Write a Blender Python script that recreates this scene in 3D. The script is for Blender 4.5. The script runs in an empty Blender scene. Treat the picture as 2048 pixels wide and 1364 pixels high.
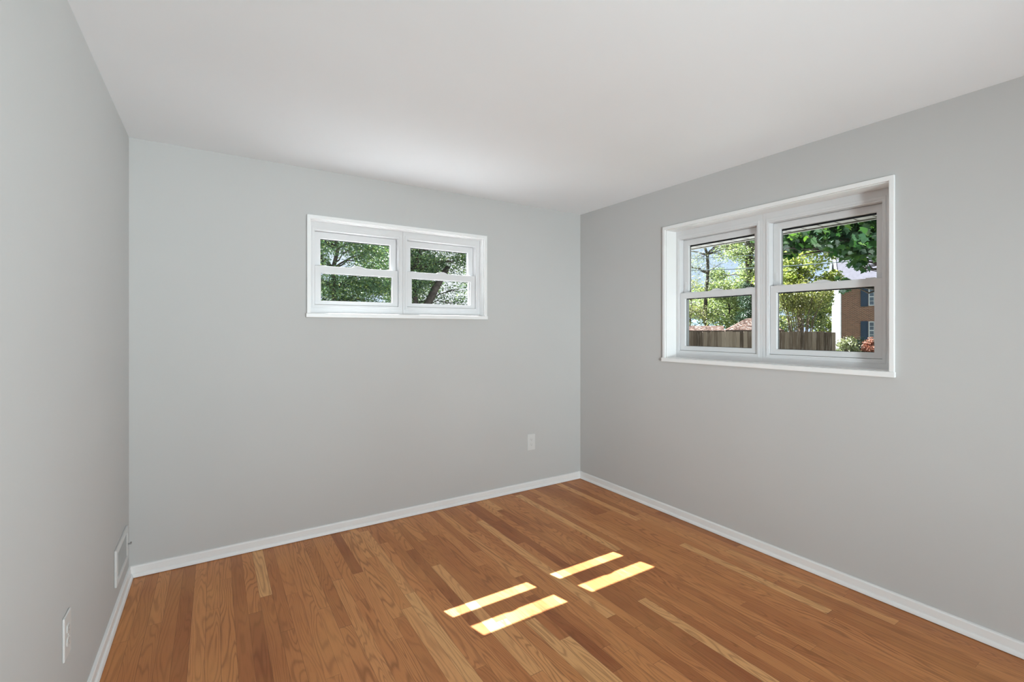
import bpy, bmesh, math, random
from math import radians, sin, cos, tan, pi, sqrt, atan2
from mathutils import Vector, Matrix, noise as mnoise

# ------------------------------------------------------------------ camera, sky, sun, fill lights
scn = bpy.context.scene
COL = scn.collection
XL, XR, YB, ZC = -0.402, 2.8635, 3.3244, 2.44     # left wall, right wall, back wall, ceiling (metres)
YF = -3.9                                         # wall behind the camera
WT = 0.22                                         # outer wall thickness
EYE = 1.376
YAW = radians(32.426)
GROUND = -0.5

cam_d = bpy.data.cameras.new('camera')
cam = bpy.data.objects.new('camera', cam_d)
COL.objects.link(cam)
cam.location = (0, 0, EYE)
cam.rotation_euler = (pi / 2, 0, -YAW)
cam_d.sensor_width = 36.0
cam_d.lens = 935.48 / 2048 * 36.0
cam_d.shift_y = (658.97 - 682.0) / 2048
cam_d.clip_start = 0.02
cam_d.clip_end = 600
scn.camera = cam

scn.view_settings.view_transform = 'Standard'
scn.view_settings.look = 'None'
scn.view_settings.gamma = 1.0
scn.view_settings.use_curve_mapping = False
scn.view_settings.exposure = 0.0
scn.cycles.use_denoising = True
scn.cycles.max_bounces = 14
scn.cycles.diffuse_bounces = 8
scn.cycles.transparent_max_bounces = 24
scn.cycles.sample_clamp_indirect = 8.0

world = bpy.data.worlds.new('sky')
scn.world = world
world.use_nodes = True
wn = world.node_tree.nodes
wl = world.node_tree.links
wn.clear()
w_out = wn.new('ShaderNodeOutputWorld')
w_bg = wn.new('ShaderNodeBackground')
w_tc = wn.new('ShaderNodeTexCoord')
w_no = wn.new('ShaderNodeTexNoise')
w_no.inputs['Scale'].default_value = 3.2
w_no.inputs['Detail'].default_value = 5
w_rp = wn.new('ShaderNodeValToRGB')
w_rp.color_ramp.elements[0].position = 0.40
w_rp.color_ramp.elements[0].color = (0.60, 0.76, 0.97, 1)
w_rp.color_ramp.elements[1].position = 0.60
w_rp.color_ramp.elements[1].color = (0.92, 0.96, 1.0, 1)
wl.new(w_tc.outputs['Generated'], w_no.inputs['Vector'])
wl.new(w_no.outputs['Fac'], w_rp.inputs['Fac'])
wl.new(w_rp.outputs['Color'], w_bg.inputs['Color'])
w_bg.inputs['Strength'].default_value = 1.1
wl.new(w_bg.outputs['Background'], w_out.inputs['Surface'])

sun_d = bpy.data.lights.new('sun', 'SUN')
sun_d.energy = 36.0
sun_d.color = (0.95, 0.97, 1.0)
sun_d.angle = radians(0.30)
sun = bpy.data.objects.new('sun', sun_d)
COL.objects.link(sun)
SUNDIR = Vector((0.203, -0.808, -1.0)).normalized()
sun.rotation_euler = SUNDIR.to_track_quat('-Z', 'Y').to_euler()
sun.location = (-3, 12, 14)


def area(name, loc, direction, size, power, color, spread=pi):
    d = bpy.data.lights.new(name, 'AREA')
    d.shape = 'DISK'
    d.size = size
    d.energy = power
    d.color = color
    d.spread = spread
    o = bpy.data.objects.new(name, d)
    COL.objects.link(o)
    o.location = loc
    o.rotation_euler = Vector(direction).to_track_quat('-Z', 'Y').to_euler()
    return o


# unseen fill lights added behind the viewpoint to light the room evenly
LC = (0.81, 0.93, 0.97)
area('rear_fill_light', (1.2, -3.6, 0.30), (0.1, 1, 0.5), 0.8, 46, LC)
area('ceiling_fill_light', (1.5, -3.7, 0.50), (-0.1, 1, 0.24), 0.6, 2.6, LC, radians(60))
area('left_fill_light', (2.4, -3.4, 1.20), (-0.47, 1, 0.12), 0.6, 12.5, LC, radians(50))
area('side_fill_light', (2.6, -2.4, 1.30), (-0.9, 1, 0.10), 0.6, 14.5, LC, radians(60))
area('right_fill_light', (-0.2, -3.0, 0.50), (3.0, 5.2, 1.0), 0.6, 19.5, LC, radians(60))
area('floor_fill_light', (1.2, -1.3, 2.36), (0.05, 3.2, -2.3), 0.4, 2.4, LC, radians(75))
area('far_fill_light', (0.2, -3.0, 1.50), (2.5, 5.4, -0.1), 0.5, 3.4, LC, radians(36))

# ------------------------------------------------------------------ node helpers
class NT:
    def __init__(self, name):
        self.m = bpy.data.materials.new(name)
        self.m.use_nodes = True
        self.t = self.m.node_tree
        self.t.nodes.clear()
        self.out = self.t.nodes.new('ShaderNodeOutputMaterial')

    def n(self, typ, **kw):
        nd = self.t.nodes.new(typ)
        for k, v in kw.items():
            setattr(nd, k, v)
        return nd

    def set(self, nd, key, v):
        s = nd.inputs[key]
        if hasattr(v, 'is_output') or isinstance(v, bpy.types.NodeSocket):
            self.t.links.new(v, s)
        else:
            s.default_value = v

    def math(self, op, a, b=0.0, c=None):
        nd = self.n('ShaderNodeMath', operation=op)
        self.set(nd, 0, a)
        self.set(nd, 1, b)
        if c is not None:
            self.set(nd, 2, c)
        return nd.outputs[0]

    def comb(self, x, y, z):
        nd = self.n('ShaderNodeCombineXYZ')
        self.set(nd, 0, x); self.set(nd, 1, y); self.set(nd, 2, z)
        return nd.outputs[0]

    def noise(self, vec, scale, detail=2.0, rough=0.5, dist=0.0):
        nd = self.n('ShaderNodeTexNoise')
        self.set(nd, 'Vector', vec)
        self.set(nd, 'Scale', scale); self.set(nd, 'Detail', detail)
        self.set(nd, 'Roughness', rough); self.set(nd, 'Distortion', dist)
        return nd.outputs['Fac']

    def white(self, vec):
        nd = self.n('ShaderNodeTexWhiteNoise', noise_dimensions='3D')
        self.set(nd, 'Vector', vec)
        return nd.outputs['Value']

    def ramp(self, fac, stops, interp='LINEAR'):
        nd = self.n('ShaderNodeValToRGB')
        cr = nd.color_ramp
        cr.interpolation = interp
        while len(cr.elements) < len(stops):
            cr.elements.new(0.5)
        for e, (p, c) in zip(cr.elements, stops):
            e.position = p
            e.color = (*c, 1) if len(c) == 3 else c
        self.set(nd, 'Fac', fac)
        return nd.outputs['Color']

    def mix(self, fac, a, b, blend='MIX'):
        nd = self.n('ShaderNodeMix', data_type='RGBA', blend_type=blend)
        self.set(nd, 0, fac); self.set(nd, 6, a); self.set(nd, 7, b)
        return nd.outputs[2]

    def pos(self, kind='Object'):
        return self.n('ShaderNodeTexCoord').outputs[kind]

    def sep(self, v):
        nd = self.n('ShaderNodeSeparateXYZ')
        self.set(nd, 0, v)
        return nd.outputs

    def bump(self, h, strength, dist):
        nd = self.n('ShaderNodeBump')
        self.set(nd, 'Height', h); self.set(nd, 'Strength', strength); self.set(nd, 'Distance', dist)
        return nd.outputs['Normal']

    def pbsdf(self, color, rough=0.5, spec=0.5, normal=None, metal=0.0, coat=0.0):
        b = self.n('ShaderNodeBsdfPrincipled')
        self.set(b, 'Base Color', color if not isinstance(color, tuple) else (*color[:3], 1))
        self.set(b, 'Roughness', rough)
        self.set(b, 'Specular IOR Level', spec)
        self.set(b, 'Metallic', metal)
        self.set(b, 'Coat Weight', coat)
        if normal is not None:
            self.set(b, 'Normal', normal)
        self.t.links.new(b.outputs[0], self.out.inputs['Surface'])
        return b


def varied(name, col, rough=0.5, amt=0.06, scale=8.0, spec=0.4, bump=0.0, bscale=120.0, metal=0.0):
    k = NT(name)
    p = k.pos()
    f = k.noise(p, scale, 3)
    lo = tuple(c * (1 - amt) for c in col)
    hi = tuple(min(1, c * (1 + amt)) for c in col)
    c = k.ramp(f, [(0.3, lo), (0.7, hi)])
    nrm = None
    if bump:
        nrm = k.bump(k.noise(p, bscale, 3), bump, 0.002)
    k.pbsdf(c, rough, spec, nrm, metal)
    return k.m


M = {}
M['wall'] = varied('grey wall paint', (0.520, 0.517, 0.508), 0.75, 0.012, 1.5, 0.2, 0.04, 220)
M['ceiling'] = varied('white ceiling paint', (0.865, 0.895, 0.92), 0.85, 0.01, 1.2, 0.15, 0.03, 200)
M['trim'] = varied('white trim paint', (0.80, 0.80, 0.795), 0.35, 0.012, 6, 0.45)
M['vinyl'] = varied('white window vinyl', (0.66, 0.66, 0.665), 0.32, 0.01, 6, 0.45)
M['plate'] = varied('white plastic plate', (0.63, 0.63, 0.62), 0.35, 0.01, 20, 0.45)
M['slot'] = varied('grey slot', (0.26, 0.26, 0.255), 0.6, 0.1, 30)
M['gasket'] = varied('black rubber gasket', (0.010, 0.010, 0.012), 0.5, 0.2, 30, 0.3)
M['grille'] = varied('grey register louvres', (0.40, 0.40, 0.39), 0.45, 0.03, 20)
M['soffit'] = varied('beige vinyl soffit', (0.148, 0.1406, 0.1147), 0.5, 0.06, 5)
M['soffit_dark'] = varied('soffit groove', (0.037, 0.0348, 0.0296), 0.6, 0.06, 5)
M['aluminium'] = varied('grey aluminium', (0.42, 0.43, 0.45), 0.4, 0.04, 20, metal=0.0)
M['sill_bounce'] = varied('white bounce sill', (0.88, 0.88, 0.88), 0.42, 0.02, 6, 0.6, metal=0.55)  # half metallic so the added sill throws sun upward
M['concrete'] = varied('pale concrete', (0.80, 0.79, 0.775), 0.9, 0.08, 3)
M['bark'] = varied('bark', (0.0814, 0.0681, 0.0592), 0.9, 0.35, 9, 0.2, 0.5, 30)
M['bark_pale'] = varied('pale bark', (0.1628, 0.1258, 0.0925), 0.85, 0.25, 9, 0.2, 0.3, 30)
M['shutter'] = varied('blue shutter paint', (0.037, 0.0629, 0.111), 0.5, 0.06, 3)
M['house_white'] = varied('white house paint', (0.62, 0.63, 0.66), 0.6, 0.04, 2)
M['shingle_grey'] = varied('grey roof shingles', (0.0925, 0.0888, 0.1051), 0.9, 0.14, 6)
M['blue_metal'] = varied('pale blue metal roof', (0.1258, 0.1998, 0.2664), 0.5, 0.05, 2)
M['leafy_roof'] = None
M['shed_wood'] = varied('tan shed boards', (0.0888, 0.0651, 0.0488), 0.8, 0.2, 6)
M['dark_glass'] = varied('dark house window', (0.10, 0.13, 0.17), 0.08, 0.3, 2, 0.6)
M['cable'] = varied('grey cable', (0.10, 0.13, 0.13), 0.6, 0.1, 2)
M['lamp_shade'] = varied('white lamp diffuser', (0.8, 0.8, 0.78), 0.4, 0.02, 4)


def mat_floor():
    k = NT('oak strip floor')
    x, y, _ = k.sep(k.pos())
    w = 0.0576
    u = k.math('DIVIDE', k.math('ADD', x, 0.324 + 0.0576 * 10), w)
    row = k.math('FLOOR', u)
    fu = k.math('FRACT', u)
    r1 = k.white(k.comb(row, 3.1, 0.7))
    r2 = k.white(k.comb(row, 9.4, 5.2))
    L = k.math('MULTIPLY_ADD', r2, 0.75, 0.65)
    # warp lengths so boards in one row differ
    yw = k.math('ADD', y, k.math('MULTIPLY', r1, 7.0))
    wob = k.math('MULTIPLY', k.math('SINE', k.math('MULTIPLY_ADD', yw, 2.3, k.math('MULTIPLY', r2, 6.28))), 0.16)
    v = k.math('DIVIDE', k.math('ADD', yw, wob), L)
    idx = k.math('FLOOR', v)
    fv = k.math('FRACT', v)
    rnd = k.white(k.comb(row, idx, 1.3))
    rnd2 = k.white(k.comb(row, idx, 8.8))
    rnd3 = k.white(k.comb(row, idx, 4.4))
    base = k.ramp(rnd, [(0.0, (0.330, 0.106, 0.034)), (0.13, (0.440, 0.162, 0.052)), (0.45, (0.550, 0.220, 0.075)),
                        (0.78, (0.600, 0.252, 0.090)), (0.93, (0.675, 0.318, 0.122)), (1.0, (0.73, 0.395, 0.165))])
    # flat-sawn grain: contour lines of a stretched noise, different for every board
    gx = k.math('MULTIPLY_ADD', rnd2, 37.0, k.math('MULTIPLY', x, 10.0))
    gy = k.math('MULTIPLY_ADD', rnd3, 53.0, k.math('MULTIPLY', y, 1.05))
    field = k.noise(k.comb(gx, gy, k.math('MULTIPLY', rnd, 19.0)), 1.0, 2.2, 0.45, 0.25)
    freq = k.math('MULTIPLY_ADD', rnd3, 80.0, 80.0)
    rings = k.math('SINE', k.math('MULTIPLY', field, freq))
    rings = k.math('POWER', k.math('MULTIPLY_ADD', rings, 0.5, 0.5), 3.2)
    fine = k.noise(k.comb(k.math('MULTIPLY', x, 260.0), k.math('MULTIPLY', y, 9.0), rnd), 1.0, 3, 0.6)
    pores = k.ramp(fine, [(0.50, (0, 0, 0)), (0.72, (1, 1, 1))])
    gstr = k.math('MULTIPLY_ADD', rnd2, 0.34, 0.24)
    c = k.mix(k.math('MULTIPLY', rings, gstr), base, (0.20, 0.066, 0.017, 1))
    c = k.mix(k.math('MULTIPLY', pores, 0.26), c, (0.20, 0.08, 0.032, 1))
    blot = k.noise(k.comb(k.math('MULTIPLY', x, 5.0), k.math('MULTIPLY', y, 2.2), rnd), 1.0, 3)
    c = k.mix(k.math('MULTIPLY', k.ramp(blot, [(0.42, (0, 0, 0)), (0.7, (1, 1, 1))]), 0.22), c, (0.70, 0.355, 0.120, 1))
    # seams
    eu = k.math('MINIMUM', fu, k.math('SUBTRACT', 1.0, fu))
    ev = k.math('MULTIPLY', k.math('MINIMUM', fv, k.math('SUBTRACT', 1.0, fv)), k.math('DIVIDE', L, w))
    su = k.math('LESS_THAN', eu, 0.014)
    sv = k.math('LESS_THAN', ev, 0.016)
    seam = k.math('MAXIMUM', su, sv)
    c = k.mix(k.math('MULTIPLY', seam, k.math('MULTIPLY_ADD', rnd3, 0.5, 0.22)), c, (0.085, 0.036, 0.016, 1))
    rough = k.math('MULTIPLY_ADD', fine, 0.10, 0.38)
    hgt = k.math('SUBTRACT', k.math('MULTIPLY', fine, 0.06), seam)
    b = k.pbsdf(c, rough, 0.30, k.bump(hgt, 0.18, 0.0008))
    return k.m


M['floor'] = mat_floor()


def mat_brick():
    k = NT('house brick')
    g = k.pos()
    x, y, z = k.sep(g)
    b = k.n('ShaderNodeTexBrick')
    k.set(b, 'Vector', k.comb(x, z, 0))
    k.set(b, 'Color1', (0.1702, 0.0607, 0.0385, 1)); k.set(b, 'Color2', (0.3256, 0.1258, 0.0777, 1)); k.set(b, 'Mortar', (0.37, 0.2664, 0.2072, 1))
    k.set(b, 'Scale', 1.0); k.set(b, 'Mortar Size', 0.018); k.set(b, 'Brick Width', 0.215); k.set(b, 'Row Height', 0.078)
    k.pbsdf(b.outputs['Color'], 0.9, 0.2)
    return k.m


M['brick'] = mat_brick()


def mat_fence():
    k = NT('weathered fence wood')
    x, y, z = k.sep(k.pos())
    row = k.math('FLOOR', k.math('DIVIDE', x, 0.145))
    r = k.white(k.comb(row, 1.0, 2.0))
    c = k.ramp(r, [(0.0, (0.0622, 0.0435, 0.0311)), (0.5, (0.145, 0.1057, 0.0777)), (1.0, (0.3108, 0.2435, 0.1865))])
    st = k.ramp(k.noise(k.comb(k.math('MULTIPLY', x, 24), k.math('MULTIPLY', z, 1.6), r), 1.0, 3), [(0.48, (0, 0, 0)), (0.68, (0.74, 0.74, 0.74))])
    c = k.mix(k.math('MULTIPLY', st, 0.6), c, (0.3256, 0.2738, 0.2294, 1))
    k.pbsdf(c, 0.9, 0.15)
    return k.m


M['fence'] = mat_fence()


def mat_leafy():
    k = NT('roof strewn with brown leaves')
    v = k.n('ShaderNodeTexVoronoi'); k.set(v, 'Vector', k.pos()); k.set(v, 'Scale', 15.0)
    r = k.sep(v.outputs['Color'])[0]
    c = k.ramp(r, [(0.0, (0.0259, 0.0163, 0.0133)), (0.35, (0.0629, 0.0355, 0.0266)), (0.7, (0.0999, 0.0651, 0.0503)), (0.92, (0.148, 0.1147, 0.0962)), (1.0, (0.2442, 0.222, 0.2072))])
    k.pbsdf(c, 0.95, 0.1)
    return k.m


M['leafy_roof'] = mat_leafy()


def mat_leaf(name, stops, trans=0.45, tint=(1.0, 1.0, 0.55), gloss=0.05):
    k = NT(name)
    geo = k.n('ShaderNodeNewGeometry')
    stops = [(p, tuple(0.74 * q for q in col)) for p, col in stops]
    c = k.ramp(geo.outputs['Random Per Island'], stops)
    d = k.n('ShaderNodeBsdfDiffuse'); k.set(d, 'Color', c)
    g = k.n('ShaderNodeBsdfGlossy'); k.set(g, 'Roughness', 0.42); k.set(g, 'Color', (1, 1, 1, 1))
    t = k.n('ShaderNodeBsdfTranslucent')
    k.set(t, 'Color', k.mix(1.0, c, (*tint, 1), 'MULTIPLY'))
    m1 = k.n('ShaderNodeMixShader'); k.set(m1, 0, trans)
    k.t.links.new(d.outputs[0], m1.inputs[1]); k.t.links.new(t.outputs[0], m1.inputs[2])
    m2 = k.n('ShaderNodeMixShader'); k.set(m2, 0, gloss)
    k.t.links.new(m1.outputs[0], m2.inputs[1]); k.t.links.new(g.outputs[0], m2.inputs[2])
    k.t.links.new(m2.outputs[0], k.out.inputs['Surface'])
    return k.m


M['leaf_back'] = mat_leaf('shade tree leaves', [(0, (0.085, 0.175, 0.125)), (0.5, (0.150, 0.285, 0.16)), (0.85, (0.28, 0.44, 0.16)), (1, (0.52, 0.60, 0.22))], 0.46, (1.1, 1.1, 0.6), 0.10)
M['leaf_maple'] = mat_leaf('maple leaves', [(0, (0.026, 0.082, 0.048)), (0.7, (0.050, 0.125, 0.052)), (1, (0.10, 0.20, 0.06))], 0.38, (1.1, 1.15, 0.35), 0.03)
M['leaf_yellow'] = mat_leaf('yellow green leaves', [(0, (0.18, 0.27, 0.06)), (0.5, (0.34, 0.42, 0.11)), (1, (0.60, 0.62, 0.24))], 0.45)
M['leaf_mid'] = mat_leaf('mid green leaves', [(0, (0.19, 0.29, 0.13)), (0.5, (0.39, 0.50, 0.23)), (1, (0.70, 0.76, 0.44))], 0.42)
M['leaf_feather'] = mat_leaf('grey green leaves', [(0, (0.17, 0.22, 0.15)), (1, (0.46, 0.52, 0.36))], 0.4)
M['leaf_dark'] = mat_leaf('dark evergreen leaves', [(0, (0.018, 0.050, 0.030)), (1, (0.06, 0.12, 0.06))], 0.2)
M['leaf_pale'] = mat_leaf('pale shrub leaves', [(0, (0.15, 0.20, 0.10)), (0.5, (0.42, 0.46, 0.26)), (1, (0.80, 0.82, 0.58))], 0.35)
M['leaf_red'] = mat_leaf('reddish shrub leaves', [(0, (0.36, 0.16, 0.10)), (0.5, (0.64, 0.30, 0.20)), (1, (0.85, 0.52, 0.38))], 0.35, (1, 0.8, 0.7))
M['leaf_olive'] = mat_leaf('olive leaves', [(0, (0.18, 0.22, 0.08)), (1, (0.48, 0.48, 0.20))], 0.4)


def mat_glass():
    k = NT('window glass')
    t = k.n('ShaderNodeBsdfTransparent'); k.set(t, 'Color', (0.965, 0.975, 0.975, 1))
    g = k.n('ShaderNodeBsdfGlossy'); k.set(g, 'Roughness', 0.0); k.set(g, 'Color', (0.9, 0.9, 0.9, 1))
    lw = k.n('ShaderNodeLayerWeight'); k.set(lw, 'Blend', 0.18)
    m = k.n('ShaderNodeMixShader')
    k.set(m, 0, k.math('MULTIPLY', lw.outputs['Fresnel'], 0.5))
    k.t.links.new(t.outputs[0], m.inputs[1]); k.t.links.new(g.outputs[0], m.inputs[2])
    k.t.links.new(m.outputs[0], k.out.inputs['Surface'])
    return k.m


M['glass'] = mat_glass()


def mat_ground():
    k = NT('lawn')
    p = k.pos()
    c = k.ramp(k.noise(p, 1.2, 6), [(0.3, (0.0407, 0.0488, 0.0266)), (0.7, (0.074, 0.077, 0.0444))])
    k.pbsdf(c, 0.95, 0.1)
    return k.m


M['ground'] = mat_ground()

# ------------------------------------------------------------------ object helpers
def tag(o, label=None, cat=None, group=None, kind=None):
    if label: o['label'] = label
    if cat: o['category'] = cat
    if group: o['group'] = group
    if kind: o['kind'] = kind
    return o


def empty(name, loc=(0, 0, 0), rotz=0.0):
    o = bpy.data.objects.new(name, None)
    o.empty_display_size = 0.1
    COL.objects.link(o)
    o.location = loc
    o.rotation_euler = (0, 0, rotz)
    return o


class MB:
    """collects geometry for one mesh; mapping f turns local (a, d, z) into world"""
    def __init__(self, f=None):
        self.v = []; self.f = []; self.map = f or (lambda a, d, z: (a, d, z))

    def face_pts(self, pts):
        b = len(self.v)
        self.v += [tuple(p) for p in pts]
        self.f.append(tuple(range(b, b + len(pts))))

    def box(self, a0, a1, d0, d1, z0, z1):
        b = len(self.v)
        for z in (z0, z1):
            for a, d in ((a0, d0), (a1, d0), (a1, d1), (a0, d1)):
                self.v.append(self.map(a, d, z))
        for q in ((0, 3, 2, 1), (4, 5, 6, 7), (0, 1, 5, 4), (1, 2, 6, 5), (2, 3, 7, 6), (3, 0, 4, 7)):
            self.f.append(tuple(b + i for i in q))
        return self

    def ring(self, a0, a1, z0, z1, i0, i1, j0, j1, d0, d1):
        """picture-frame ring, outer a0..a1 z0..z1, hole i0..i1 j0..j1, depth d0..d1"""
        b = len(self.v)
        for d in (d0, d1):
            for (a, z) in ((a0, z0), (a1, z0), (a1, z1), (a0, z1), (i0, j0), (i1, j0), (i1, j1), (i0, j1)):
                self.v.append(self.map(a, d, z))
        for k in range(4):
            n = (k + 1) % 4
            self.f.append((b + k, b + n, b + 4 + n, b + 4 + k))
            self.f.append((b + 8 + n, b + 8 + k, b + 12 + k, b + 12 + n))
            self.f.append((b + k, b + 8 + k, b + 8 + n, b + n))
            self.f.append((b + 4 + n, b + 12 + n, b + 12 + k, b + 4 + k))
        return self

    def prism(self, pts, axis0, axis1, fn):
        """profile pts (p,q) swept from axis0 to axis1; fn(t,p,q) -> world"""
        b = len(self.v); n = len(pts)
        for t in (axis0, axis1):
            for p, q in pts:
                self.v.append(fn(t, p, q))
        for k in range(n):
            m = (k + 1) % n
            self.f.append((b + k, b + m, b + n + m, b + n + k))
        self.f.append(tuple(b + k for k in range(n - 1, -1, -1)))
        self.f.append(tuple(b + n + k for k in range(n)))
        return self

    def tube(self, pts, radii, seg=8):
        pts = [Vector(p) for p in pts]
        b = len(self.v); n = len(pts)
        up = Vector((0.13, 0.31, 0.94)).normalized()
        for i, p in enumerate(pts):
            t = (pts[min(i + 1, n - 1)] - pts[max(i - 1, 0)])
            if t.length < 1e-9: t = Vector((0, 0, 1))
            t.normalize()
            s = t.cross(up)
            if s.length < 0.05: s = t.cross(Vector((1, 0, 0)))
            s.normalize(); q = t.cross(s)
            r = radii[i] if hasattr(radii, '__len__') else radii
            for j in range(seg):
                a = 2 * pi * j / seg
                self.v.append(tuple(p + s * (cos(a) * r) + q * (sin(a) * r)))
        for i in range(n - 1):
            for j in range(seg):
                m = (j + 1) % seg
                self.f.append((b + i * seg + j, b + i * seg + m, b + (i + 1) * seg + m, b + (i + 1) * seg + j))
        self.f.append(tuple(b + j for j in range(seg - 1, -1, -1)))
        self.f.append(tuple(b + (n - 1) * seg + j for j in range(seg)))
        return self

    def build(self, name, mat, parent=None, bevel=0.0, smooth=False, fix=True, seg=2):
        me = bpy.data.meshes.new(name)
        me.from_pydata(self.v, [], self.f)
        if fix:
            bm = bmesh.new(); bm.from_mesh(me)
            bmesh.ops.recalc_face_normals(bm, faces=bm.faces)
            bm.to_mesh(me); bm.free()
        me.materials.append(mat)
        if smooth:
            for p in me.polygons: p.use_smooth = True
        o = bpy.data.objects.new(name, me)
        COL.objects.link(o)
        if parent is not None:
            o.parent = parent
            # geometry is given in world coordinates: undo the parents' placement
            inv = placement(parent).inverted()
            me.transform(inv)
        if bevel:
            bv = o.modifiers.new('bevel', 'BEVEL')
            bv.width = bevel; bv.segments = seg; bv.limit_method = 'ANGLE'; bv.angle_limit = radians(35)
        return o


def placement(o):
    m = Matrix.LocRotScale(o.location, o.rotation_euler, o.scale)
    return placement(o.parent) @ m if o.parent else m


def bf(a, d, z): return (a, YB + d, z)        # back wall: a = x
def rf(a, d, z): return (XR + d, a, z)        # right wall: a = y
def lf(a, d, z): return (XL - d, a, z)        # left wall: a = y

# ------------------------------------------------------------------ room shell
def wall_with_hole(name, f, a0, a1, z0, z1, hole, label):
    h0, h1, j0, j1 = hole
    m = MB(f).ring(a0, a1, z0, z1, h0, h1, j0, j1, 0.0, WT)
    return tag(m.build(name, M['wall']), label, 'wall', kind='structure')


HB = (0.531, 1.839, 1.483, 2.11)     # back window opening
HR = (0.966, 2.347, 1.163, 2.122)    # right window opening
wall_with_hole('wall_back', bf, XL - WT, XR + WT, -0.15, ZC, HB, 'light grey painted wall with the small high window')
wall_with_hole('wall_right', rf, YF, YB, -0.15, ZC, HR, 'light grey painted wall with the larger double window')
tag(MB().box(XL - WT, XL, YF, YB, -0.15, ZC).build('wall_left', M['wall']), 'plain light grey painted wall with the floor register', 'wall', kind='structure')
tag(MB().box(XL - WT, XR + WT, YF - WT, YF, -0.15, ZC).build('wall_front', M['wall']), 'light grey painted wall behind the viewpoint', 'wall', kind='structure')
tag(MB().box(XL - WT, XR + WT, YF - WT, YB + WT, ZC, ZC + 0.15).build('ceiling', M['ceiling']), 'smooth white painted ceiling', 'ceiling', kind='structure')
tag(MB().box(XL, XR, YF, YB, -0.15, 0.0).build('floor', M['floor']), 'amber oak strip floor with varied boards', 'floor', kind='structure')


def baseboard(name, fn, t0, t1, label):
    base = [(0, 0.0), (0.012, 0.0), (0.012, 0.057), (0.009, 0.0625), (0.003, 0.0645), (0, 0.0645)]
    o = MB().prism(base, t0, t1, fn).build(name, M['trim'])
    tag(o, label, 'baseboard', kind='structure')
    q = [(0.012, 0.003)] + [(0.012 + 0.0105 * cos(a), 0.003 + 0.020 * sin(a)) for a in [i * pi / 12 for i in range(7)]]
    MB().prism(q, t0, t1, fn).build('shoe_moulding', M['trim'], o)
    return o


baseboard('baseboard_back', lambda t, p, q: (t, YB - p, q), XL, XR, 'white baseboard along the back wall under the small window')
baseboard('baseboard_right', lambda t, p, q: (XR - p, t, q), YF, YB, 'white baseboard along the right wall under the large window')
baseboard('baseboard_left', lambda t, p, q: (XL + p, t, q), YF, YB, 'white baseboard along the left wall below the register')

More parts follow.
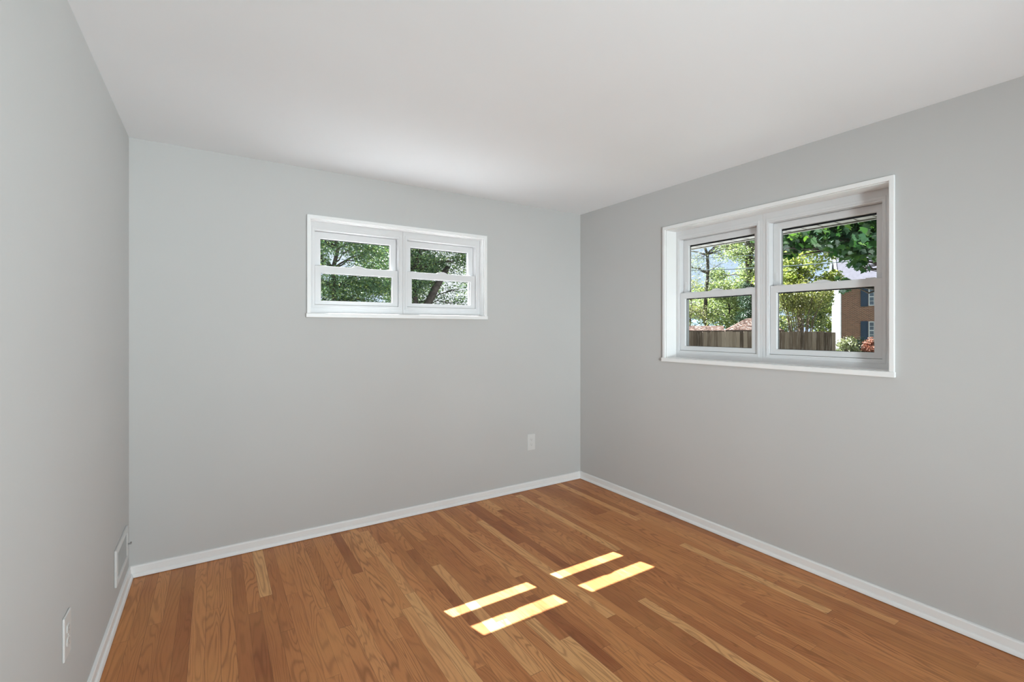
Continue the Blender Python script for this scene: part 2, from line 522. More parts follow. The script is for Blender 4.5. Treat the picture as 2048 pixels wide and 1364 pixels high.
# ------------------------------------------------------------------ windows
def make_window(name, f, opening, casing, stool, fd, units, zz, label, latch=True, gtop=0.011):
    """opening a0,a1,z0,z1; casing outer; fd = depth of frame face behind wall plane; units = list of
    (sash a0, a1, glass a0, a1); zz = sash bottom, lower glass z0, z1, lower sash top, upper sash bottom, upper glass z1, upper sash top"""
    a0, a1, z0, z1 = opening
    root = empty(name, f((a0 + a1) / 2, 0.0, z0))
    tag(root, label, 'window', kind='structure')
    c0, c1, cz1 = casing
    # three-sided flat casing
    m = MB(f)
    b = 0.016
    prof = [(c0, z0), (c0, cz1), (c1, cz1), (c1, z0), (a1, z0), (a1, z1), (a0, z1), (a0, z0)]
    n = len(prof)
    for d in (-b, 0.0):
        for a, z in prof: m.v.append(f(a, d, z))
    for i in range(n):
        j = (i + 1) % n
        m.f.append((i, j, n + j, n + i))
    for s in (0, n):
        m.f.append((s + 0, s + 1, s + 6, s + 7)); m.f.append((s + 1, s + 2, s + 5, s + 6)); m.f.append((s + 2, s + 3, s + 4, s + 5))
    m.build('casing', M['trim'], root, 0.003)
    # stool / apron strip and sill board
    s0, s1, sz0 = stool
    MB(f).box(s0, s1, -0.021, 0.0, sz0, z0 + 0.001).build('stool', M['trim'], root, 0.003)
    # painted reveal lining the opening up to the frame
    t = 0.004
    MB(f).ring(a0, a1, z0, z1, a0 + t, a1 - t, z0 + t, z1 - t, 0.0, fd + 0.001).build('jamb', M['trim'], root)
    fr_d1 = fd + 0.086
    zs0, gz0, gz1, zl1, zu0, ugz1, zu1 = zz
    # vinyl frame with two openings
    m = MB(f)
    ua = [(u[0], u[1]) for u in units]
    mid = 0.5 * (ua[0][1] + ua[1][0])
    m.ring(a0, mid, z0, z1, ua[0][0], ua[0][1], zs0, zu1, fd, fr_d1)
    m.ring(mid + 0.0008, a1, z0, z1, ua[1][0], ua[1][1], zs0, zu1, fd, fr_d1)
    m.build('window_frame', M['vinyl'], root, 0.0025)
    # shallow stop moulding around each unit
    m = MB(f)
    for s0_, s1_ in ua:
        m.ring(s0_ - 0.018, s1_ + 0.018, zs0 - 0.022, zu1 + 0.026, s0_ - 0.007, s1_ + 0.007, zs0 - 0.010, zu1 + 0.010, fd - 0.003, fd + 0.002)
    m.build('frame_bead', M['vinyl'], root, 0.001)
    # exterior metal frame strip seen through the glass
    m = MB(f)
    m.ring(a0 - 0.03, a1 + 0.03, z0 - 0.01, z1 + 0.03, a0 + 0.028, a1 - 0.028, z0 + 0.02, z1 + 0.005, WT + 0.0005, WT + 0.012)
    m.box(mid - 0.02, mid + 0.02, WT + 0.0005, WT + 0.012, z0 + 0.02, z1 + 0.005)
    m.build('exterior_frame', M['aluminium'], root)
    MB(f).prism([(WT - 0.03, z0 - 0.03), (WT + 0.24, z0 - 0.040), (WT + 0.24, z0 - 0.012), (WT - 0.03, z0 + 0.016)], a0 - 0.10, a1 + 0.10,
                lambda t_, p, q: f(t_, p, q)).build('bounce_sill', M['sill_bounce'], root, 0.003)  # added unseen sill, deep and bright to bounce sun onto the ceiling
    for k, (s0_, s1_, g0, g1) in enumerate(units):
        dl0, dl1 = fd + 0.010, fd + 0.044
        du0, du1 = fd + 0.048, fd + 0.082
        e = 0.0012
        # upper sash (outer track)
        up = MB(f).ring(s0_ + e, s1_ - e, zu0, zu1 - e, g0 + 0.003, g1 - 0.003, zu0 + 0.046, ugz1, du0, du1).build('sash', M['vinyl'], root, 0.003)
        tag(up, 'upper white sash of its window unit')
        MB(f).box(g0 - 0.002, g1 + 0.002, du0 + 0.0165, du0 + 0.0195, zu0 + 0.041, ugz1 + 0.005).build('pane', M['glass'], up)
        MB(f).ring(g0 - 0.001, g1 + 0.001, zu0 + 0.042, ugz1 + 0.004, g0 + 0.0065, g1 - 0.0045, zu0 + 0.0495, ugz1 - gtop, du0 + 0.020, du0 + 0.024).build('gasket', M['gasket'], up)
        # lower sash (inner track)
        lo = MB(f).ring(s0_ + e, s1_ - e, zs0 + e, zl1, g0, g1, gz0, gz1, dl0, dl1).build('sash', M['vinyl'], root, 0.003)
        tag(lo, 'lower white sash of its window unit')
        MB(f).box(g0 - 0.005, g1 + 0.005, dl0 + 0.0165, dl0 + 0.0195, gz0 - 0.005, gz1 + 0.005).build('pane', M['glass'], lo)
        MB(f).ring(g0 - 0.004, g1 + 0.004, gz0 - 0.004, gz1 + 0.004, g0 + 0.6 * gtop, g1 - 0.0015, gz0 + 0.002, gz1 - 0.6 * gtop, dl0 + 0.020, dl0 + 0.024).build('gasket', M['gasket'], lo)
        # raised sash lock in the middle of the meeting rail, two tilt latches near its ends
        c = (s0_ + s1_) / 2
        prof = [(-0.060, 0.0), (-0.046, 0.003), (-0.030, 0.010), (-0.012, 0.015), (0.012, 0.015), (0.030, 0.010), (0.046, 0.003), (0.060, 0.0)]
        MB(f).prism(prof, dl0 + 0.006, dl0 + 0.030, lambda tt, p, q, c=c: f(c + p, tt, zl1 - 0.0004 + q)).build('sash_lock', M['vinyl'], lo, 0.002)
        for sg in (-1, 1):
            x = c + sg * (s1_ - s0_) * 0.40
            MB(f).box(x - 0.022, x + 0.022, dl0 + 0.008, dl0 + 0.026, zl1 - 0.0004, zl1 + 0.005).build('tilt_latch', M['vinyl'], lo, 0.002)
        if latch:
            for x in (s0_ + 0.020, s1_ - 0.020):
                MB(f).box(x - 0.006, x + 0.006, du0 - 0.0035, du0 + 0.001, zl1 + 0.030, zl1 + 0.085).build('vent_stop', M['vinyl'], up, 0.001)
    return root


make_window('window_1', bf, HB, (0.510, 1.865, 2.134), (0.504, 1.868, 1.456), 0.060,
            [(0.570, 1.152, 0.612, 1.108), (1.218, 1.800, 1.259, 1.756)],
            (1.545, 1.573, 1.762, 1.812, 1.764, 2.004, 2.052), 'small white double-unit window high in the back wall, tree outside', latch=False, gtop=0.0045)
make_window('window_2', rf, HR, (0.943, 2.370, 2.147), (0.940, 2.377, 1.136), 0.110,
            [(1.037, 1.634, 1.076, 1.592), (1.716, 2.315, 1.754, 2.271)],
            (1.218, 1.252, 1.608, 1.652, 1.606, 2.012, 2.055), 'large white double-unit window in the right wall, brick house outside')

# ------------------------------------------------------------------ outlets and register
def outlet(name, f, a0, a1, z0, z1, label):
    c, zc = (a0 + a1) / 2, (z0 + z1) / 2
    root = empty(name, f(c, 0.0, z0))
    tag(root, label, 'outlet', 'white wall outlets')
    MB(f).box(a0, a1, -0.0065, 0.0, z0, z1).build('cover_plate', M['plate'], root, 0.003)
    for dz in (-0.021, 0.021):
        m = MB(f)
        pts = []
        for i in range(24):
            a = 2 * pi * i / 24
            p, q = 0.0172 * cos(a), 0.0172 * sin(a)
            pts.append((p, max(-0.0132, min(0.0132, q))))
        m.prism(pts, -0.0085, -0.006, lambda t, p, q: f(c + p, t, zc + dz + q))
        r = m.build('receptacle', M['plate'], root, 0.0005)
        s = MB(f)
        s.box(c - 0.0078, c - 0.0058, -0.0090, -0.0083, zc + dz - 0.001, zc + dz + 0.008)
        s.box(c + 0.0058, c + 0.0078, -0.0090, -0.0083, zc + dz, zc + dz + 0.007)
        s.box(c - 0.0022, c + 0.0022, -0.0090, -0.0083, zc + dz - 0.0095, zc + dz - 0.005)
        s.build('slot', M['slot'], r)
    pts = [(0.003 * cos(2 * pi * i / 12), 0.003 * sin(2 * pi * i / 12)) for i in range(12)]
    MB(f).prism(pts, -0.0080, -0.006, lambda t, p, q: f(c + p, t, zc + q)).build('screw', M['plate'], root)
    return root


outlet('wall_outlet', bf, 2.268, 2.347, 0.335, 0.473, 'white outlet low on the back wall near the right corner')
outlet('wall_outlet', lf, 1.980, 2.060, 0.334, 0.472, 'white outlet low on the left wall in the near foreground')

reg = empty('wall_register', lf(3.046, 0, 0.152))
tag(reg, 'white metal air register low on the left wall beside the corner', 'vent')
ra0, ra1, rz0, rz1 = 2.868, 3.225, 0.152, 0.328
MB(lf).ring(ra0, ra1, rz0, rz1, ra0 + 0.040, ra1 - 0.040, rz0 + 0.026, rz1 - 0.028, -0.011, 0.0).build('register_frame', M['plate'], reg, 0.004)
m = MB(lf)
m.box(ra0 + 0.041, ra1 - 0.041, -0.0015, -0.0005, rz0 + 0.025, rz1 - 0.027)
nl = 26
for i in range(nl):
    a = ra0 + 0.046 + (ra1 - ra0 - 0.092) * i / (nl - 1)
    m.box(a - 0.0022, a + 0.0022, -0.0075, -0.001, rz0 + 0.025, rz1 - 0.027)
m.build('louvre_grille', M['grille'], reg)
lev = MB(lf)
lev.box(3.196, 3.202, -0.021, -0.010, 0.230, 0.238)
lev.box(3.190, 3.208, -0.027, -0.020, 0.232, 0.240)
lev.build('damper_lever', M['slot'], reg, 0.001)
for aa in (ra0 + 0.02, ra1 - 0.02):
    pts = [(0.004 * cos(2 * pi * i / 12), 0.004 * sin(2 * pi * i / 12)) for i in range(12)]
    MB(lf).prism(pts, -0.0125, -0.0105, lambda t, p, q: lf(aa + p, t, 0.205 + q)).build('screw', M['plate'], reg)

# ------------------------------------------------------------------ outside: ground, eave
gm = MB(); gm.box(-70, 110, -70, 130, GROUND - 0.3, GROUND)
tag(gm.build('ground', M['ground']), 'green lawn around the house', 'lawn', kind='structure')
tag(MB().box(-9, 12, YB + WT + 0.02, 8.6, GROUND - 0.02, GROUND + 0.015).build('bounce_strip', M['concrete']), 'unseen pale strip added outside the back wall to bounce sunlight', 'bounce_strip', kind='structure')  # added pale ground, bounces sun up through the small window
tag(MB().box(XL - WT, XR + WT, YF - WT, YB + WT, GROUND - 0.1, -0.151).build('foundation', M['concrete']), 'concrete foundation under the room', 'foundation', kind='structure')

eave = empty('roof_eave', (XR + WT, 1.6, 2.15))
tag(eave, 'beige vinyl soffit with grooves above the large window outside', 'eave', kind='structure')
ex0, ex1 = XR + WT + 0.001, 3.88
m = MB()
yy = YF - 0.3
pitch, gap = 0.116, 0.007
while yy < YB + 0.3:
    m.box(ex0, ex1, yy + gap, yy + pitch, 2.152, 2.166)
    yy += pitch
m.build('soffit_panel', M['soffit'], eave, 0.002)
MB().box(ex0, ex1, YF - 0.3, YB + 0.3, 2.164, 2.176).build('soffit_backing', M['soffit_dark'], eave)
MB().box(ex1 - 0.002, ex1 + 0.022, YF - 0.3, YB + 0.3, 2.144, 2.30).build('fascia', M['soffit'], eave, 0.003)
MB().prism([(ex0, 2.176), (ex1 + 0.03, 2.176), (ex1 + 0.03, 2.30), (ex0, 2.62)], YF - 0.3, YB + 0.3, lambda t, p, q: (p, t, q)).build('roof_edge', M['shingle_grey'], eave)

# ------------------------------------------------------------------ outside: placement by bearing
def spot(bearing_deg, dist, z=GROUND):
    b = radians(bearing_deg)
    return Vector((dist * sin(b), dist * cos(b), z))


LEAF_SHAPES = {
    'oval': [(0, -0.5), (0.26, -0.2), (0.30, 0.1), (0.16, 0.36), (0, 0.52), (-0.16, 0.36), (-0.30, 0.1), (-0.26, -0.2)],
    'maple': [(0, -0.42), (0.16, -0.30), (0.40, -0.32), (0.33, -0.12), (0.52, 0.10), (0.26, 0.10), (0.20, 0.28), (0, 0.56),
              (-0.20, 0.28), (-0.26, 0.10), (-0.52, 0.10), (-0.33, -0.12), (-0.40, -0.32), (-0.16, -0.30)],
    'narrow': [(0, -0.5), (0.13, -0.1), (0.11, 0.22), (0, 0.5), (-0.11, 0.22), (-0.13, -0.1)],
}


def leaf_mesh(name, mat, parent, clumps, size, shape, rng, droop=0.5, kind=None):
    """clumps: list of (centre, radius xyz, count). Every leaf a small face at its own angle."""
    sh = LEAF_SHAPES[shape]
    n = len(sh)
    V = []; F = []
    for c, r, cnt in clumps:
        for _ in range(cnt):
            while True:
                p = Vector((rng.uniform(-1, 1), rng.uniform(-1, 1), rng.uniform(-1, 1)))
                l = p.length
                if l <= 1 and l > 0.05: break
            p = p * (0.55 + 0.45 * l) if rng.random() < 0.5 else p
            q = Vector((c[0] + p.x * r[0], c[1] + p.y * r[1], c[2] + p.z * r[2]))
            s = size * rng.uniform(0.65, 1.25)
            # tip direction hangs down a bit, random heading
            h = rng.uniform(0, 2 * pi)
            t = Vector((cos(h), sin(h), -droop * rng.uniform(0.2, 2.0))).normalized()
            nrm = Vector((rng.gauss(0, 0.6), rng.gauss(0, 0.6), 1.0))
            sd = t.cross(nrm).normalized()
            nn = sd.cross(t)
            b = len(V)
            cup = rng.uniform(-0.25, 0.1)
            for x, y in sh:
                V.append(tuple(q + (sd * x + t * y + nn * (cup * abs(x))) * s))
            F.append(tuple(range(b, b + n)))
    m = MB(); m.v = V; m.f = F
    o = m.build(name, mat, parent, fix=False)
    if kind: o['kind'] = kind
    return o


def bez(p0, p1, sag, n, rng, wob):
    p0, p1 = Vector(p0), Vector(p1)
    out = []
    L = (p1 - p0).length
    for i in range(n + 1):
        t = i / n
        p = p0.lerp(p1, t) + Vector((0, 0, sag * 4 * t * (1 - t)))
        if 0 < i < n:
            p += Vector((rng.gauss(0, 1), rng.gauss(0, 1), rng.gauss(0, 0.6))) * wob * L
        out.append(p)
    return out


def make_tree(name, label, base, top, trunk_r, clumps, leaf, size, shape, seed, group=None, bark='bark', cat='tree', limb_r=None,
              droop=0.5, forks=None):
    rng = random.Random(seed)
    root = empty(name, base)
    tag(root, label, cat, group)
    tm = MB()
    tr = bez(base, top, 0, 9, rng, 0.012)
    tm.tube(tr, [trunk_r * (1 - 0.72 * i / 9) for i in range(10)], 10)
    limb_r = limb_r or trunk_r * 0.32
    for c, r, cnt in clumps:
        c = Vector(c)
        # leave the trunk below the clump
        best = min(range(2, 10), key=lambda i: (tr[i] - c).length + max(0, tr[i].z - c.z + 0.3) * 1.5)
        rad = min(limb_r * rng.uniform(0.6, 1.1), trunk_r * (1 - 0.72 * best / 9) * 0.9)
        ln = (c - tr[best]).length
        if ln < 0.15: continue
        lp = bez(tr[best], c, ln * 0.06, 6, rng, 0.03)
        tm.tube(lp, [rad * (1 - 0.82 * i / 6) for i in range(7)], 6)
        for _ in range(5):
            e = c + Vector((rng.uniform(-1, 1) * r[0], rng.uniform(-1, 1) * r[1], rng.uniform(-1, 1) * r[2])) * 0.8
            tm.tube(bez(lp[rng.randint(3, 5)], e, 0, 4, rng, 0.04), [rad * 0.32 * (1 - 0.75 * i / 4) for i in range(5)], 5)
    for f in forks or []:
        tm.tube(f[0], f[1], 8)
    tm.build('trunk', M[bark], root, fix=False, smooth=True)
    leaf_mesh('foliage', M[leaf], root, clumps, size, shape, rng, droop)
    return root


def cloud(center, rad, n, clump_r, cnt, rng, flat=0.75, keep=None):
    out = []
    tries = 0
    while len(out) < n and tries < n * 60:
        tries += 1
        p = Vector((rng.uniform(-1, 1), rng.uniform(-1, 1), rng.uniform(-1, 1)))
        if p.length > 1: continue
        q = Vector(center) + Vector((p.x * rad[0], p.y * rad[1], p.z * rad[2]))
        if keep and not keep(q): continue
        r = clump_r * rng.uniform(0.7, 1.25)
        out.append((q, (r, r, r * flat), int(cnt * rng.uniform(0.7, 1.3))))
    return out


# --- trees beyond the back window: two shade trees, seen from their shaded side
rng = random.Random(11)
cA = cloud((3.0, 15.6, 3.9), (2.7, 1.9, 2.4), 52, 0.72, 1050, rng)
make_tree('shade_tree', 'broad leafy shade tree filling the left half of the small window', (3.3, 15.8, GROUND), (3.2, 15.6, 5.2), 0.13, cA, 'leaf_back', 0.070, 'oval', 21)
rng = random.Random(12)


def keepB(q):
    # open sky low on the right of this crown
    return not (q.x > 6.5 and q.z < 3.0)


cB = cloud((6.6, 16.2, 4.3), (2.6, 1.9, 2.2), 50, 0.70, 1050, rng, keep=keepB)
cB += [(Vector((7.6, 15.6, 2.35)), (0.7, 0.6, 0.35), 420), (Vector((8.2, 15.7, 2.05)), (0.6, 0.5, 0.35), 380), (Vector((5.6, 15.4, 2.3)), (0.7, 0.6, 0.5), 430), (Vector((7.7, 15.8, 2.9)), (1.0, 0.7, 0.55), 900), (Vector((8.4, 16.0, 3.3)), (0.7, 0.6, 0.45), 380)]
fork = [([(5.75, 15.0, GROUND), (5.85, 15.0, 1.2), (6.05, 15.0, 2.1), (6.45, 15.1, 2.8), (7.0, 15.3, 3.6)], [0.20, 0.17, 0.145, 0.13, 0.09])]
make_tree('shade_tree', 'dark leafy tree with a thick leaning limb in the right half of the small window', (5.75, 15.0, GROUND), (6.0, 15.6, 5.4), 0.13, cB, 'leaf_back', 0.070, 'oval', 22, forks=fork)

# --- maple overhanging beyond the large window
mp = []
rng = random.Random(5)


def mclump(bear, dist, z, r, cnt, rz=None):
    p = spot(bear, dist, z)
    mp.append((p, (r, r, rz or r * 0.8), int(cnt * 1.7)))


for b, z, r, c in [(63.0, 2.72, 0.34, 90), (64.3, 2.80, 0.34, 95), (65.6, 2.85, 0.36, 95), (66.8, 2.88, 0.38, 110), (68.0, 2.90, 0.40, 125), (69.2, 2.92, 0.42, 140), (70.4, 2.90, 0.42, 140),
                   (68.0, 2.62, 0.28, 60), (69.2, 2.60, 0.28, 70), (70.2, 2.66, 0.28, 66), (66.6, 2.60, 0.28, 60), (64.9, 2.56, 0.26, 42), (63.1, 2.50, 0.24, 40),
                   (67.2, 2.46, 0.2, 34), (68.2, 2.42, 0.22, 44), (69.3, 2.40, 0.24, 56), (70.3, 2.46, 0.24, 56), (65.6, 2.62, 0.2, 30), (63.4, 2.44, 0.18, 22), (68.8, 2.26, 0.13, 16), (69.3, 2.16, 0.09, 6), (70.7, 2.44, 0.16, 16), (67.6, 2.40, 0.14, 12), (67.6, 1.96, 0.09, 5), (68.0, 1.90, 0.08, 5),
                   (72.0, 2.8, 0.45, 110), (73.5, 2.75, 0.45, 110), (61.0, 2.75, 0.3, 50), (58.4, 3.02, 0.20, 26), (57.3, 3.00, 0.16, 18), (56.6, 3.0, 0.14, 14)]:
    mclump(b, 7.2 * rng.uniform(0.96, 1.06), z, r, c)
make_tree('maple_tree', 'maple with dark hanging leaves close outside the large window', spot(76.0, 9.5), spot(75.0, 8.6, 4.2), 0.20, mp, 'leaf_maple', 0.105, 'maple', 31, droop=0.9)

# --- sunlit trees further off
rng = random.Random(41)
c = cloud(spot(63.9, 29, 4.6), (1.7, 1.7, 2.2), 30, 0.62, 260, rng)
make_tree('locust_tree', 'yellow-green sunlit tree left of the brick house, upper right pane', spot(64.0, 30), spot(64.0, 30, 6.0), 0.12, c, 'leaf_yellow', 0.15, 'oval', 42)

rng = random.Random(43)
c = cloud(spot(59.6, 40, 7.4), (3.2, 3.0, 5.2), 46, 1.2, 520, rng)
fk = [([spot(59.3, 38.5, GROUND), spot(59.4, 38.5, 4.0), spot(59.2, 38.5, 7.0), spot(58.7, 38.5, 11.5)], [0.26, 0.23, 0.19, 0.09]),
      ([spot(59.3, 38.5, 6.2), spot(59.9, 38.5, 8.3), spot(60.2, 38.5, 11.6)], [0.19, 0.14, 0.07])]
make_tree('oak_tree', 'tall tree with a forked trunk and yellow-green crown behind the wooden fence', spot(59.4, 39.2), spot(59.4, 39.2, 10.0), 0.20, c, 'leaf_mid', 0.15, 'oval', 44, forks=fk)

rng = random.Random(45)
c = cloud(spot(55.2, 34, 7.0), (2.2, 2.2, 5.2), 46, 0.85, 260, rng)
make_tree('slender_tree', 'slender bare-stemmed tree with sparse feathery leaves behind the fence', spot(55.05, 33), spot(54.9, 33, 11.5), 0.15, c, 'leaf_feather', 0.12, 'narrow', 46, limb_r=0.05)

rng = random.Random(47)
c = cloud(spot(53.3, 28.0, 2.4), (1.0, 1.0, 1.7), 16, 0.5, 170, rng)
make_tree('olive_shrub', 'tall olive-green shrub at the left edge of the fence', spot(53.2, 28.2), spot(53.4, 28.2, 3.0), 0.08, c, 'leaf_olive', 0.13, 'narrow', 48, cat='shrub')

rng = random.Random(49)
c = cloud(spot(57.2, 33.5, 3.1), (2.4, 2.0, 2.1), 30, 0.8, 420, rng)
make_tree('bushy_tree', 'bright green bushy tree behind the fence in the lower left pane', spot(57.2, 33.8), spot(57.2, 33.8, 4.2), 0.10, c, 'leaf_mid', 0.14, 'oval', 50)

rng = random.Random(51)
c = cloud(spot(59.65, 30.5, 2.6), (0.75, 0.75, 2.3), 22, 0.45, 240, rng)
make_tree('evergreen_tree', 'dark narrow evergreen above the leaf-strewn roof', spot(59.65, 30.5), spot(59.65, 30.5, 4.4), 0.12, c, 'leaf_dark', 0.14, 'narrow', 52)

rng = random.Random(53)
c = cloud(spot(65.5, 38.5, 2.9), (0.8, 0.8, 1.6), 14, 0.5, 210, rng)
make_tree('small_tree', 'small green tree beside the white side wall of the brick house', spot(65.9, 38.8), spot(65.7, 38.8, 3.8), 0.12, c, 'leaf_mid', 0.16, 'oval', 54)

# distant greenery closing the view
for i, (b, d, z, rx, rz, lf_, lab) in enumerate([
        (51.0, 62, 4.5, 3.0, 4.0, 'leaf_feather', 'distant grey-green tree at the far left of the large window'),
        (56.0, 72, 4.6, 3.0, 4.2, 'leaf_yellow', 'distant pale tree behind the slender tree'),
        (61.5, 64, 5.0, 3.2, 4.6, 'leaf_mid', 'distant green tree between the two units of the large window'),
        (66.0, 78, 5.0, 3.0, 4.4, 'leaf_yellow', 'distant yellow-green tree beside the white house wall')]):
    rng = random.Random(60 + i)
    c = cloud(spot(b, d, z), (rx, rx, rz), 30, 1.4, 150, rng)
    make_tree('distant_tree', lab, spot(b, d + 0.5), spot(b, d + 0.5, z + rz * 0.4), 0.25, c, lf_, 0.34, 'oval', 70 + i)

# --- multi-stemmed crape myrtle
rng = random.Random(81)
cm = empty('crape_myrtle', spot(64.1, 24.6))
tag(cm, 'vase-shaped multi-stemmed shrub behind the fence beside the brick house', 'shrub')
b0 = spot(64.1, 24.6)
right = Vector((cos(radians(64.2)), -sin(radians(64.2)), 0))
fwd = Vector((sin(radians(64.2)), cos(radians(64.2)), 0))
cl = []
for i in range(15):
    sx = -1 + 2 * i / 14 + rng.uniform(-0.08, 0.08)
    sy = rng.uniform(-0.6, 0.6)
    p0 = b0 + right * sx * 0.20 + fwd * sy * 0.15
    p1 = b0 + right * sx * 0.48 + fwd * sy * 0.35 + Vector((0, 0, 2.3))
    p2 = b0 + right * sx * 0.95 + fwd * sy * 0.8 + Vector((0, 0, rng.uniform(3.3, 3.9)))
    pts = [p0, p0.lerp(p1, 0.5) + right * rng.uniform(-0.05, 0.05), p1, p1.lerp(p2, 0.5) + right * rng.uniform(-0.05, 0.05), p2]
    MB().tube(pts, [0.028, 0.025, 0.021, 0.014, 0.006], 7).build('stem', M['bark_pale'], cm, smooth=True, fix=False)
    cl.append((p2, (0.38, 0.38, 0.34), 190))
    cl.append((p1.lerp(p2, 0.55), (0.34, 0.34, 0.34), 130))
    if i % 3 == 0: cl.append((p1 + right * sx * 0.5, (0.34, 0.34, 0.40), 70))
leaf_mesh('foliage', M['leaf_olive'], cm, cl, 0.085, 'oval', rng)

# --- wooden fence, one run seen through the large window
fr = empty('wooden_fence', spot(60.0, 22.0), 0.0)
fa, fb = spot(42.0, 21.4, GROUND), spot(67.0, 23.2, GROUND)
fdir = (fb - fa).normalized()
fr.location = fa
fr.rotation_euler = (0, 0, atan2(fdir.y, fdir.x))
tag(fr, 'weathered brown picket fence running below the trees', 'fence')
FL = (fb - fa).length


def fence_pt(a, d, z):
    n = Vector((-fdir.y, fdir.x, 0))
    p = fa + fdir * a + n * d
    return (p.x, p.y, GROUND + z)


rng = random.Random(90)
m = MB(fence_pt)
a = 0.0
while a < FL:
    h = 1.80 + rng.uniform(-0.025, 0.025)
    m.box(a + 0.002, a + 0.143 + rng.uniform(-0.006, 0.001), -0.012 + rng.uniform(-0.004, 0.004), 0.012, 0.04, h - 0.05)
    m.box(a + 0.004, a + 0.139, -0.010, 0.010, h - 0.05, h - 0.02)
    a += 0.145
m.build('picket_panel', M['fence'], fr)
for z in (0.35, 1.45):
    MB(fence_pt).box(0, FL, 0.012, 0.05, z, z + 0.09).build('rail', M['fence'], fr)
a = 0.0
while a <= FL:
    MB(fence_pt).box(a - 0.045, a + 0.045, 0.05, 0.14, 0.0, 1.78).build('post', M['fence'], fr)
    a += 2.4

# --- low outbuildings behind the fence
def outbuilding(name, label, bear, dist, w, dpt, wall_h, ridge, roofmat, wallmat, rot=0.0, over=0.25, hip=0.0):
    p = spot(bear, dist)
    r = empty(name, p, -radians(bear) + rot)
    tag(r, label, 'outbuilding')
    T = Matrix.Translation(p) @ Matrix.Rotation(-radians(bear) + rot, 4, 'Z')

    def f(a, d, z):
        v = T @ Vector((a, d, z)); return (v.x, v.y, v.z)
    MB(f).box(-w / 2, w / 2, 0, dpt, 0, wall_h).build('wall', M[wallmat], r)
    m = MB(f)
    a_, e_ = w / 2 + over, wall_h - 0.02
    rdg = max(0.05, a_ - hip)
    for k_, (dz, gr) in enumerate(((0.0, 0.0), (0.08, 0.0))):
        m.v += [f(-a_, -over, e_ + dz), f(a_, -over, e_ + dz), f(a_, dpt + over, e_ + dz), f(-a_, dpt + over, e_ + dz), f(-rdg, dpt / 2, ridge + dz), f(rdg, dpt / 2, ridge + dz)]
    for o_ in (0, 6):
        m.f += [(o_ + 0, o_ + 1, o_ + 5, o_ + 4), (o_ + 1, o_ + 2, o_ + 5), (o_ + 2, o_ + 3, o_ + 4, o_ + 5), (o_ + 3, o_ + 0, o_ + 4)]
    m.f += [(0, 1, 7, 6), (1, 2, 8, 7), (2, 3, 9, 8), (3, 0, 6, 9)]
    m.build('roof', M[roofmat], r)
    MB(f).box(-w / 2 - over, w / 2 + over, -over - 0.03, -over, wall_h - 0.08, wall_h + 0.07).build('fascia', M['shed_wood'], r)
    return r


outbuilding('garden_shed', 'low shed with a roof of brown leaves behind the fence', 59.8, 24.6, 1.9, 1.8, 1.78, 2.34, 'leafy_roof', 'shed_wood', rot=0.10, hip=0.95)
outbuilding('lean_to', 'tan low wooden shelter roof at the left end of the fence', 54.2, 24.0, 1.7, 1.2, 1.76, 1.98, 'leafy_roof', 'shed_wood')
outbuilding('carport', 'pale blue metal roof of an outbuilding far behind the fence', 55.9, 42.0, 5.6, 4.5, 1.75, 2.75, 'blue_metal', 'house_white')

# --- brick house with blue shutters
HP = spot(67.58, 44.0)                       # near corner between brick front and white side
vd = Vector((sin(radians(67.58)), cos(radians(67.58)), 0))
rt = Vector((vd.y, -vd.x, 0))                # to the right as seen from the room
ang = radians(4.2)
hx = (rt * cos(ang) + vd * sin(ang)).normalized()      # along the brick front
hy = Vector((-hx.y, hx.x, 0)) if Vector((-hx.y, hx.x, 0)).dot(vd) > 0 else Vector((hx.y, -hx.x, 0))
hs = (hy * 1.0 - hx * 0.02).normalized()
house = empty('brick_house', HP, atan2(hx.y, hx.x))
tag(house, 'two-storey red brick house with blue shutters, white side and grey roof', 'house')


def hf(a, d, z):
    p = HP + hx * a + hy * d
    return (p.x, p.y, z)


HW, HD, EAVE, RIDGE = 11.0, 9.0, 4.95, 8.4
MB(hf).box(0.0, HW, 0.0, HD, GROUND, EAVE).build('brick_wall', M['brick'], house)
MB(hf).prism([(-0.03, GROUND), (HD + 0.03, GROUND), (HD + 0.03, EAVE), (HD / 2, RIDGE - 0.1), (-0.03, EAVE)], -0.06, -0.002, lambda t, p, q: hf(t, p, q)).build('side_wall', M['house_white'], house)
th = 0.14
MB(hf).prism([(-0.35, EAVE - 0.12), (HD / 2, RIDGE), (HD + 0.35, EAVE - 0.12), (HD + 0.35, EAVE + th - 0.12), (HD / 2, RIDGE + th), (-0.35, EAVE + th - 0.12)],
             -0.22, HW + 0.4, lambda t, p, q: hf(t, p, q)).build('roof', M['shingle_grey'], house)
MB(hf).prism([(-0.36, EAVE - 0.20), (HD / 2, RIDGE - 0.10), (HD + 0.36, EAVE - 0.20), (HD + 0.36, EAVE + 0.10), (HD / 2, RIDGE + 0.2), (-0.36, EAVE + 0.10)],
             -0.36, -0.21, lambda t, p, q: hf(t, p, q)).build('gable_trim', M['house_white'], house)
MB(hf).box(-0.22, HW + 0.4, -0.42, -0.34, EAVE - 0.16, EAVE + 0.0).build('gutter', M['house_white'], house)
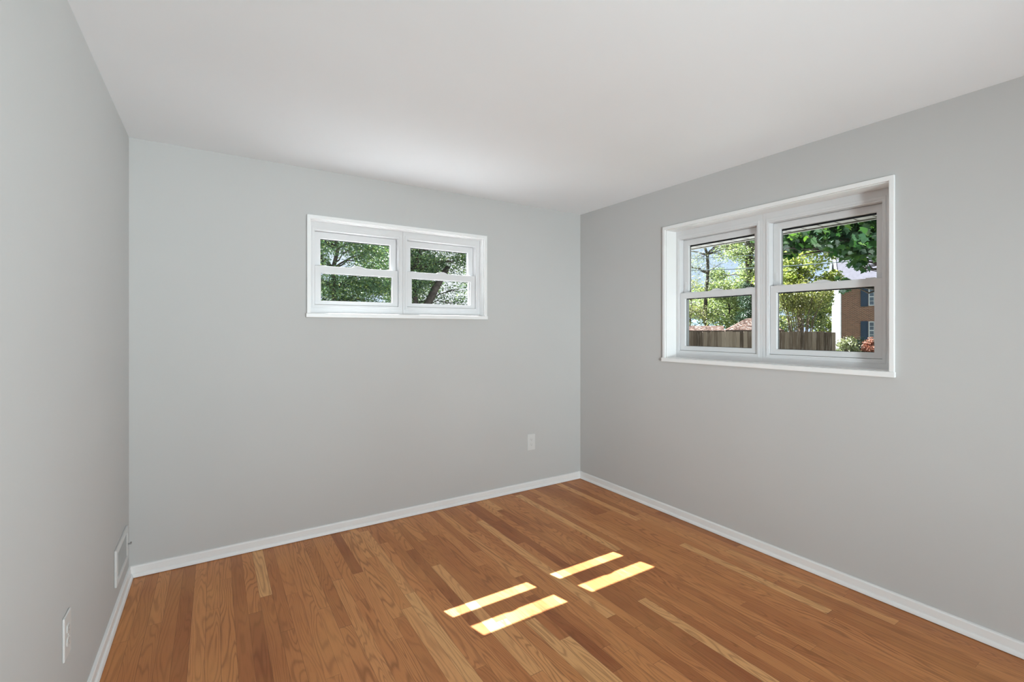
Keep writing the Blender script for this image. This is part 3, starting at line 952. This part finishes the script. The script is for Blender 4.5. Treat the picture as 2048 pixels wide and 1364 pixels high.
for wx in (1.66, 6.1):
    for z0 in (0.62, 3.15):
        z1 = z0 + 1.36
        w0, w1 = wx, wx + 0.92
        wf = MB(hf).ring(w0, w1, z0, z1, w0 + 0.075, w1 - 0.075, z0 + 0.075, z1 - 0.075, -0.06, 0.0).build('window_frame', M['house_white'], house)
        MB(hf).box(w0 + 0.07, w1 - 0.07, -0.02, -0.005, z0 + 0.07, z1 - 0.07).build('pane', M['dark_glass'], wf)
        mm = MB(hf)
        mm.box(w0 + 0.07, w1 - 0.07, -0.05, -0.02, (z0 + z1) / 2 - 0.04, (z0 + z1) / 2 + 0.04)
        for t in (1 / 3, 2 / 3):
            xx = w0 + 0.07 + (w1 - w0 - 0.14) * t
            mm.box(xx - 0.015, xx + 0.015, -0.04, -0.02, z0 + 0.07, z1 - 0.07)
        for zz_ in (z0 + 0.36, z1 - 0.36):
            mm.box(w0 + 0.07, w1 - 0.07, -0.04, -0.02, zz_ - 0.015, zz_ + 0.015)
        mm.build('muntin', M['house_white'], wf)
        for s0 in (w0 - 0.47, w1 + 0.03):
            sh = MB(hf).box(s0, s0 + 0.44, -0.05, 0.0, z0 - 0.04, z1 + 0.02).build('shutter', M['shutter'], house, 0.006)
            ms = MB(hf)
            for k in range(2):
                pz0 = z0 + 0.02 + k * 0.68
                ms.ring(s0 + 0.04, s0 + 0.40, pz0, pz0 + 0.60, s0 + 0.07, s0 + 0.37, pz0 + 0.03, pz0 + 0.57, -0.062, -0.049)
            ms.build('shutter_panel', M['shutter'], sh)

# --- shrubs in front of the brick house
rng = random.Random(101)


def shrub(name, label, bear, dist, r, h, leaf, size, seed):
    rg = random.Random(seed)
    p = spot(bear, dist)
    o = empty(name, p)
    tag(o, label, 'shrub')
    cl = []
    for _ in range(34):
        a = rg.uniform(0, 2 * pi); rr = r * sqrt(rg.random()) * 0.8
        q = rr / r
        top = h * (0.92 - 0.42 * q * q)
        z = top * rg.uniform(0.25, 1.0)
        cl.append((p + Vector((cos(a) * rr, sin(a) * rr, z)), (0.24, 0.24, 0.22), 95))
    sm = MB()
    for k in range(9):
        a = 2 * pi * k / 9
        sm.tube([p, p + Vector((cos(a) * r * 0.3, sin(a) * r * 0.3, h * 0.5)), p + Vector((cos(a) * r * 0.6, sin(a) * r * 0.6, h * 0.8))], [0.025, 0.018, 0.008], 5)
    sm.build('stem', M['bark'], o, fix=False)
    leaf_mesh('foliage', M[leaf], o, cl, size, 'oval', rg)
    return o


shrub('rounded_shrub', 'rounded pale green shrub in front of the brick house', 68.0, 31.0, 0.64, 1.58, 'leaf_pale', 0.085, 111)
shrub('reddish_shrub', 'reddish-leaved shrub under the lower house window', 70.15, 31.6, 0.52, 1.44, 'leaf_red', 0.085, 112)
shrub('dark_shrub', 'dark green shrub between the pale and reddish shrubs', 69.2, 33.4, 0.60, 1.62, 'leaf_dark', 0.085, 113)

# --- utility cables
def cable(label, b0, z0, b1, z1, dist, r):
    p0, p1 = spot(b0, dist, z0), spot(b1, dist, z1)
    pts = []
    for i in range(25):
        t = i / 24
        p = p0.lerp(p1, t); p.z -= 4 * t * (1 - t) * 0.25
        pts.append(p)
    return tag(MB().tube(pts, r, 6).build('utility_cable', M['cable'], None, smooth=True, fix=False), label, 'cable')


cable('lower thick grey utility cable crossing in front of the trees', 44.0, 3.75, 77.0, 3.75, 19.0, 0.017)
cable('upper thin grey utility cable above the thicker one', 44.0, 4.15, 77.0, 4.25, 19.0, 0.010)
for b_, lab in ((44.0, 'wooden utility pole left of the large window view carrying the cables'), (77.0, 'wooden utility pole right of the large window view carrying the cables')):
    p = spot(b_, 19.0)
    tag(MB().tube([p - Vector((0, 0, 0.1)), p + Vector((0, 0, 5.2))], [0.13, 0.10], 12).build('utility_pole', M['bark'], None, smooth=True, fix=False), lab, 'pole')
